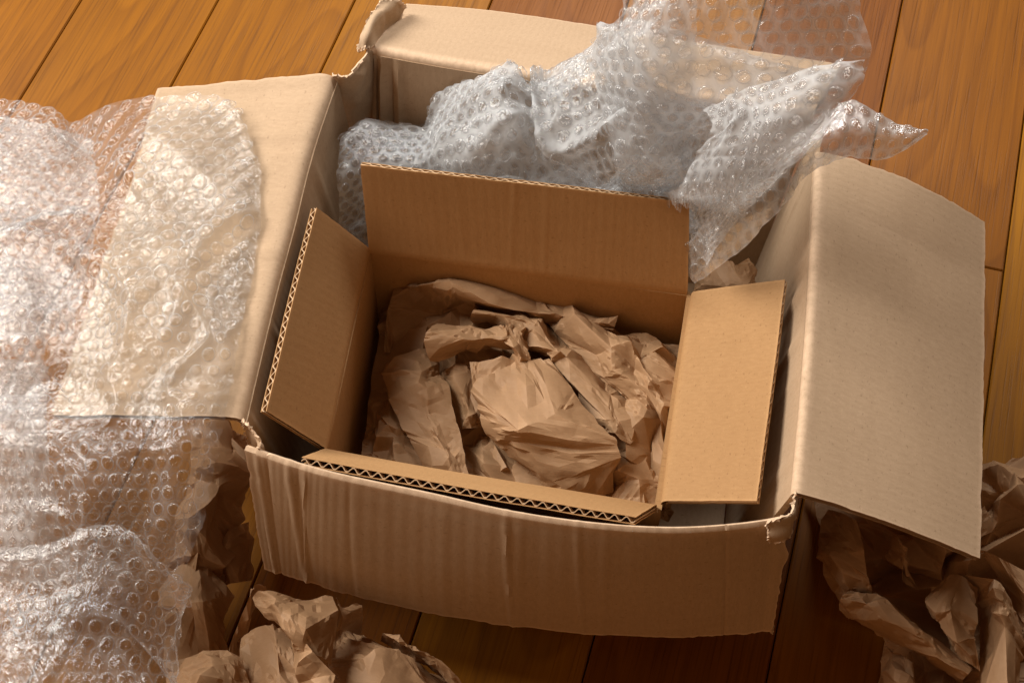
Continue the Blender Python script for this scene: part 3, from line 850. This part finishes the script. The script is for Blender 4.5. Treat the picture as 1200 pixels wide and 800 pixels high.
class Wrap:
    def __init__(s, loc, mat):
        s.mat = mat
        s.loc = np.array(loc, float)
        s.films, s.bub = [], []
    def sheet(s, rows, seed, wr=.003, fine=.0012, dz=0.0, side=1, res=.0028, clamp=None, edgej=.002, crease=.010, mat=None):
        sf = Surf(rows, dz)
        nu, nv = int(sf.lu / res) + 2, int(sf.lv / res) + 2
        us, vs = np.linspace(0, 1, nu), np.linspace(0, 1, nv)
        UU, VV = np.meshgrid(us, vs)
        fu, fv = UU.ravel(), VV.ravel()
        def pos(u, v):
            X = sf.at(u, v)
            n = sf.nrm(u, v)
            n = n * np.where(n[:, 2:3].mean() < 0, -1, 1)
            m = np.stack([u * sf.lu, v * sf.lv], 1)
            m2 = m + np.stack([noise(m, 9, seed + 31), noise(m, 9, seed + 32)], 1) * .03
            ridge = 1 - np.abs(noise(m2, 9, seed)) * 2.2
            ridge2 = 1 - np.abs(noise(m2 @ np.array([[.8, .6], [-.6, .8]]), 17, seed + 5)) * 2.2
            d = wr * noise(m, 13, seed + 1) + crease * np.clip(ridge, 0, 1) ** 5 * 1.2 + crease * .7 * np.clip(ridge2, 0, 1) ** 4 + fine * noise(m, 60, seed + 2)
            fade = .35 + .65 * np.clip(np.minimum(np.minimum(u, 1 - u), np.minimum(v, 1 - v)) / .08, 0, 1)
            X = X + n * (d * fade)[:, None]
            e = np.clip(1 - np.minimum(np.minimum(u, 1 - u) * sf.lu, np.minimum(v, 1 - v) * sf.lv) / .012, 0, 1)
            X = X + np.stack([noise(m, 120, seed + 7), noise(m, 120, seed + 8), noise(m, 120, seed + 9)], 1) * (e * edgej)[:, None]
            if clamp is not None:
                X = clamp(X)
            X[:, 2] = np.maximum(X[:, 2], .004)
            return X
        X = pos(fu, fv)
        idx = np.arange(nu * nv).reshape(nv, nu)
        q = np.stack([idx[:-1, :-1], idx[1:, :-1], idx[1:, 1:], idx[:-1, 1:]], -1).reshape(-1, 4)
        # the welded web between the bubbles is milkier than the clear film under them
        fx = np.interp(fu, sf.a, sf.cu) / sf.cu[-1] * sf.lu
        fy = np.interp(fv, sf.a, sf.cv) / sf.cv[-1] * sf.lv
        dmin = np.full(len(fx), 1.0)
        jj = np.round((fy - BP * .55) / (BP * .87)).astype(int)
        for dj in (-1, 0, 1):
            j_ = jj + dj
            x0 = BP * .55 + (j_ % 2) * BP * .5
            i_ = np.round((fx - x0) / BP)
            dd = np.hypot(fx - x0 - i_ * BP, fy - BP * .55 - j_ * BP * .87)
            dmin = np.minimum(dmin, dd)
        web = np.clip((dmin / BR - .62) / .4, 0, 1)
        s.films.append((X, q, web, mat or s.mat))
        r = np.random.RandomState(seed + 99)
        pts = []
        j = 0
        y = BP * .55
        while y < sf.lv - BP * .45:
            x = BP * .55 + (j % 2) * BP * .5
            while x < sf.lu - BP * .45:
                pts.append((x, y))
                x += BP
            y += BP * .87
            j += 1
        pts = np.array(pts)
        # lengths -> parameters
        u = np.interp(pts[:, 0] / sf.lu * sf.cu[-1], sf.cu, sf.a)
        v = np.interp(pts[:, 1] / sf.lv * sf.cv[-1], sf.cv, sf.a)
        hu, hv = BR * .8 / sf.lu, BR * .8 / sf.lv
        Pc = pos(u, v)
        pu1, pu0 = np.minimum(u + hu, 1), np.maximum(u - hu, 0)
        pv1, pv0 = np.minimum(v + hv, 1), np.maximum(v - hv, 0)
        au = (pos(pu1, v) - pos(pu0, v))
        av = (pos(u, pv1) - pos(u, pv0))
        for p, a, b in zip(Pc, au, av):
            n = np.cross(b, a)
            ln = np.linalg.norm(n)
            if ln < 1e-12:
                continue
            n = n / ln
            if n @ (CAM - p) * side < 0:
                n = -n
            la, lb = np.linalg.norm(a), np.linalg.norm(b)
            ea = a / la
            eb = np.cross(n, ea)
            # local squash of the sheet carries over to its bubbles
            sa = np.clip(la / (2 * BR * .8), .72, 1.12)
            sb = np.clip(lb / (2 * BR * .8), .72, 1.12)
            if la < BR * .5 or lb < BR * .5:
                continue
            th = r.rand() * 6.28
            sc = BR * (.95 + .08 * r.randn())
            x_, y_ = ea * math.cos(th) + eb * math.sin(th), -ea * math.sin(th) + eb * math.cos(th)
            M3 = np.stack([x_ * sc, y_ * sc, n * sc * (.75 + .3 * r.rand())], 1)
            Sq = np.outer(ea, ea) * sa + np.outer(eb, eb) * sb + np.outer(n, n)
            s.bub.append((p + n * .0002, Sq @ M3, r.randint(len(BUB))))
    up = True
    def build(s, label):
        root = thing('bubble_wrap', label, 'bubble wrap', s.loc, 'sheets of bubble wrap')
        for X, q, web, mt in s.films:
            me = new_mesh('film', X - s.loc, q)
            me.attributes.new('rim', 'FLOAT', 'POINT').data.foreach_set('value', web.astype(np.float32))
            me.materials.append(mt)
            o = bpy.data.objects.new('film', me)
            COL.objects.link(o)
            o.parent = root
        def rank(b):
            d = b[0] - CAM
            dz = d @ FW
            x, y = d @ RT / dz * FPX, d @ UP / dz * FPX
            return dz + (9 if abs(x) > 598 or abs(y) > 398 else 0)
        bs = sorted(s.bub, key=rank)
        for p, M3, k_ in bs[:300]:
            o = bpy.data.objects.new('bubble', BMESH[k_])
            COL.objects.link(o)
            o.parent = root
            m = Matrix.Identity(4)
            for i in range(3):
                for j in range(3):
                    m[i][j] = M3[i, j]
                m[i][3] = p[i] - s.loc[i]
            o.matrix_basis = m
        Vs, Fs, n0 = [], [], 0
        for p, M3, k_ in bs[300:]:
            V, F = BUB[k_]
            Vs.append(V @ M3.T + p - s.loc)
            Fs.append(F + n0)
            n0 += len(V)
        if Vs:
            me = new_mesh('bubbles', np.concatenate(Vs), np.concatenate(Fs))
            set_rim(me, len(Vs))
            me.materials.append(M_BUB)
            o = bpy.data.objects.new('bubbles', me)
            COL.objects.link(o)
            o.parent = root
            o['kind'] = 'stuff'
        print('wrap', label[:30], 'bubbles', len(bs))
        return root

W = Wrap(P(120, 500, .0), M_FILM)
W.sheet([[(-90, 118, 18), (0, 117, 20), (60, 127, 20.6), (86, 144, 19.4), (130, 123, 22), (200, 114, 24.7), (255, 116, 25.2), (284, 138, 25.3)],
         [(-90, 200, 20), (0, 195, 22), (60, 205, 22.5), (100, 210, 23), (150, 200, 24.6), (210, 195, 25.4), (265, 190, 25.7), (305, 208, 25.4)],
         [(-90, 290, 20), (0, 280, 22.4), (60, 290, 23), (105, 300, 24.2), (150, 280, 24.8), (210, 280, 25.5), (262, 280, 25.8), (301, 290, 25.4)],
         [(-90, 400, 21), (0, 392, 23.4), (60, 388, 24), (110, 382, 24.8), (150, 375, 25.1), (200, 372, 25.6), (250, 370, 25.9), (285, 372, 25.4)],
         [(-90, 450, 20), (0, 450, 22), (60, 445, 23), (110, 440, 24.4), (150, 440, 24.9), (195, 440, 25.3), (235, 440, 25.9), (273, 440, 25.4)],
         [(-90, 500, 20), (0, 500, 21.8), (60, 495, 23), (110, 492, 24.4), (150, 490, 24.8), (190, 490, 25.2), (230, 488, 25.8), (262, 490, 25)],
         [(-90, 575, 20), (0, 570, 21.5), (55, 565, 23), (100, 560, 24.2), (140, 555, 24.4), (180, 555, 24), (220, 552, 24.4), (250, 555, 22.8)],
         [(-90, 640, 18), (0, 640, 19), (50, 640, 20), (95, 632, 21), (130, 630, 21.3), (165, 630, 21), (200, 630, 21.5), (232, 628, 19)],
         [(-90, 690, 14), (0, 690, 15), (50, 690, 16), (95, 690, 16.5), (130, 688, 17), (160, 688, 17), (186, 693, 17), (205, 698, 15)]], 101)
W.sheet([[(-90, 655, 21), (0, 645, 21.5), (60, 640, 22.5), (110, 618, 23.4), (150, 625, 23), (180, 660, 21.5), (197, 692, 18.5)],
         [(-90, 715, 21), (0, 710, 21.5), (60, 710, 22), (110, 690, 23), (150, 700, 22.5), (180, 715, 20.5), (203, 735, 16.5)],
         [(-90, 780, 20), (0, 775, 21), (60, 770, 22), (110, 765, 22), (150, 765, 21.5), (178, 772, 19.5), (200, 775, 15.5)],
         [(-90, 880, 18), (0, 880, 20), (60, 875, 21), (110, 870, 21), (150, 870, 20), (172, 870, 18), (188, 860, 14)]], 102, crease=.013)
W.sheet([[(-90, 640, 10), (0, 640, 11), (60, 650, 12), (120, 650, 13), (175, 690, 11)], [(-90, 720, 9), (0, 720, 10), (60, 730, 11.5), (120, 740, 11.5), (185, 745, 9)], [(-90, 850, 8), (0, 850, 9), (60, 850, 10), (120, 850, 10), (180, 850, 8)]], 103)
W.sheet([[(-90, 150, 15), (0, 140, 17), (60, 150, 18), (110, 165, 20)], [(-90, 260, 16), (0, 255, 19), (60, 270, 20), (115, 260, 20.5)], [(-90, 400, 18), (0, 405, 20), (55, 400, 20), (85, 395, 20)]], 104, mat=M_FILM2, crease=.015)
W.sheet([[(-90, 420, 13), (0, 420, 15), (60, 430, 16)], [(-90, 500, 12), (0, 500, 14), (60, 505, 16)], [(-90, 600, 11), (0, 600, 12.5), (60, 600, 13.5)], [(-90, 660, 9), (0, 660, 10), (60, 665, 11)]], 105, mat=M_FILM2, crease=.012)  # this under-layer and the next two: added to grey and shade the floor
W.sheet([[(-90, 300, 9), (0, 300, 10), (75, 320, 11)], [(-90, 450, 8), (0, 450, 9), (50, 455, 10)], [(-90, 600, 7), (0, 600, 8), (70, 600, 8)], [(-90, 690, 5), (0, 690, 6), (90, 690, 6)]], 107, mat=M_FILM2, crease=.012)
W.sheet([[(50, 505, 17.5), (120, 500, 19), (190, 500, 19.5), (245, 505, 19)], [(50, 560, 16), (120, 560, 17.5), (190, 560, 17.5), (238, 560, 16)], [(50, 630, 12), (120, 630, 13), (185, 630, 13), (222, 630, 11.5)], [(50, 690, 8), (120, 690, 9), (165, 690, 9), (195, 685, 8.5)]], 106, crease=.013)
W.build("clear bubble wrap draped over the left flap of the large carton")

W = Wrap(P(700, 180, .05), M_FILM2)
W.sheet([[(405, 190, 14), (440, 176, 14.5), (498, 172, 14.5), (530, 132, 19.5), (585, 102, 24.5), (625, 120, 23.5), (650, 114, 25), (690, 88, 29), (720, 62, 33)],
         [(399, 168, 21.5), (433, 154, 20.5), (498, 153, 19.5), (520, 114, 22.5), (585, 80, 29), (622, 99, 27), (646, 95, 28), (690, 62, 32), (725, 30, 36)],
         [(395, 200, 21.2), (436, 187, 21.5), (495, 185, 21.8), (525, 160, 25), (585, 135, 29), (625, 152, 26.5), (665, 140, 28.5), (715, 110, 32), (760, 80, 35)],
         [(396, 235, 20.2), (434, 217, 19.6), (490, 213, 19.5), (530, 200, 22.3), (590, 187, 24.5), (635, 192, 24), (685, 180, 26.5), (735, 165, 31), (780, 140, 33)],
         [(398, 275, 17.5), (430, 255, 15.5), (490, 235, 15), (535, 226, 16.5), (600, 224, 18), (650, 226, 18.5), (692, 228, 19), (730, 205, 25), (775, 170, 29)],
         [(404, 312, 13), (432, 306, 10), (500, 290, 10.5), (550, 286, 11.5), (610, 282, 12), (650, 282, 11.5), (690, 278, 11), (725, 235, 18), (770, 190, 23)]], 201, wr=.006, crease=.013, fine=.0032)
W.sheet([[(430, 190, 14), (500, 185, 15), (540, 150, 20), (590, 120, 23.5), (640, 130, 23.5), (700, 110, 27)], [(420, 225, 14), (495, 215, 16), (535, 200, 20), (590, 180, 23), (640, 185, 22), (700, 170, 25)], [(430, 280, 8), (495, 260, 12), (535, 250, 15), (590, 245, 16), (640, 245, 16), (700, 235, 18)]], 202, wr=.007, crease=.014, fine=.003)
W.sheet([[(775, -60, 44), (830, -60, 45), (880, -60, 46), (930, -60, 46), (1004, -60, 44)],
         [(741, 5, 41), (790, 0, 43), (850, 0, 44), (920, 0, 44), (1003, -5, 42)],
         [(692, 60, 35), (750, 60, 39), (820, 60, 40), (900, 60, 41), (1020, 62, 40)],
         [(700, 105, 32), (750, 115, 36), (810, 115, 36), (880, 105, 37), (1000, 100, 38)],
         [(715, 150, 30), (760, 160, 33), (810, 150, 32), (850, 140, 33), (960, 150, 35)],
         [(725, 195, 27), (765, 195, 30), (800, 190, 29), (840, 185, 29), (910, 190, 31)],
         [(725, 218, 23), (760, 225, 24), (790, 228, 24), (830, 235, 25), (870, 240, 28)]], 203, wr=.003, crease=.004)
W.sheet([[(824, 128, 37.5), (870, 108, 39.5), (935, 88, 41), (1013, 74, 40.5)],
         [(836, 150, 38), (880, 140, 40), (930, 128, 41.5), (1006, 104, 40.5)],
         [(815, 185, 35), (860, 178, 38), (905, 172, 39), (955, 168, 38)],
         [(798, 215, 31), (840, 215, 34), (875, 215, 35), (905, 215, 34)],
         [(765, 229, 20), (806, 245, 20.5), (838, 255, 27.5), (860, 265, 29)],
         [(770, 262, 13), (806, 288, 13), (822, 300, 20.5), (828, 310, 23)]], 204, wr=.004, crease=.006)
W.sheet([[(1088, 153, 30), (1045, 143, 30.5), (1000, 118, 31.5), (955, 140, 31.5), (905, 180, 30), (850, 235, 27), (800, 290, 21)],
         [(1087, 155, 30), (1042, 162, 30.5), (1000, 155, 31.5), (950, 175, 31.5), (905, 215, 29.5), (855, 265, 25.5), (805, 315, 19)],
         [(1086, 158, 29.5), (1036, 186, 29), (995, 184, 29.5), (950, 203, 29.5), (915, 245, 27.5), (865, 295, 22.5), (814, 333, 18)]], 205, wr=.002, crease=.002, fine=.0006)
W.sheet([[(700, 222, 21), (745, 218, 24), (790, 205, 28), (812, 195, 30)], [(705, 235, 20), (750, 236, 22), (790, 235, 25), (815, 230, 27)], [(715, 265, 14), (755, 270, 16), (795, 275, 18), (820, 275, 20)]], 206)
W.sheet([[(735, 20, 38), (795, 32, 40), (865, 58, 40), (935, 78, 40), (1005, 82, 39.5)], [(712, 70, 34), (780, 80, 37), (850, 95, 38), (920, 100, 38.5), (995, 105, 38)], [(712, 130, 29), (770, 135, 32), (830, 135, 33), (890, 140, 34), (965, 145, 35)],
         [(722, 190, 25), (770, 190, 27), (820, 190, 28), (870, 195, 29), (915, 190, 30)], [(722, 214, 21), (770, 222, 22), (820, 235, 23.5), (850, 245, 24), (872, 245, 26)]], 207, crease=.012)
W.sheet([[(720, -50, 42), (770, -40, 43), (820, -45, 44)], [(728, 20, 38), (775, 15, 40), (815, 25, 41)], [(700, 75, 33), (755, 80, 36), (815, 90, 37)], [(712, 135, 28), (765, 140, 30), (818, 145, 32)], [(722, 190, 24), (768, 195, 25), (812, 200, 26.5)]], 208, crease=.014, wr=.007)
W.build("clear bubble wrap bulging out of the back of the large carton, with a pointed tail")

# a stray fibre lying on the right flap
sf = [P(1027, 408, .2315), P(1030, 410, .232), P(1034, 412, .2315), P(1038, 415, .2300)]
V, F = [], []
for i_, p in enumerate(sf):
    for a in range(5):
        V.append(p - sf[0] + .0006 * np.array([math.sin(a * 1.2566) * .5, math.cos(a * 1.2566) * .7, math.cos(a * 1.2566) * .7]))
for i_ in range(3):
    for a in range(5):
        F.append((i_ * 5 + a, i_ * 5 + (a + 1) % 5, i_ * 5 + 5 + (a + 1) % 5, i_ * 5 + 5 + a))
k = N('dark_fibre')
o = obj('fibre', new_mesh('fibre', V, F), k.surf(k.n('BsdfPrincipled', {'Base Color': (.09, .05, .025, 1), 'Roughness': .8}).outputs[0]))
o.location = sf[0]
o['label'], o['category'] = 'tiny dark fibre lying on the right flap of the large carton', 'fibre'
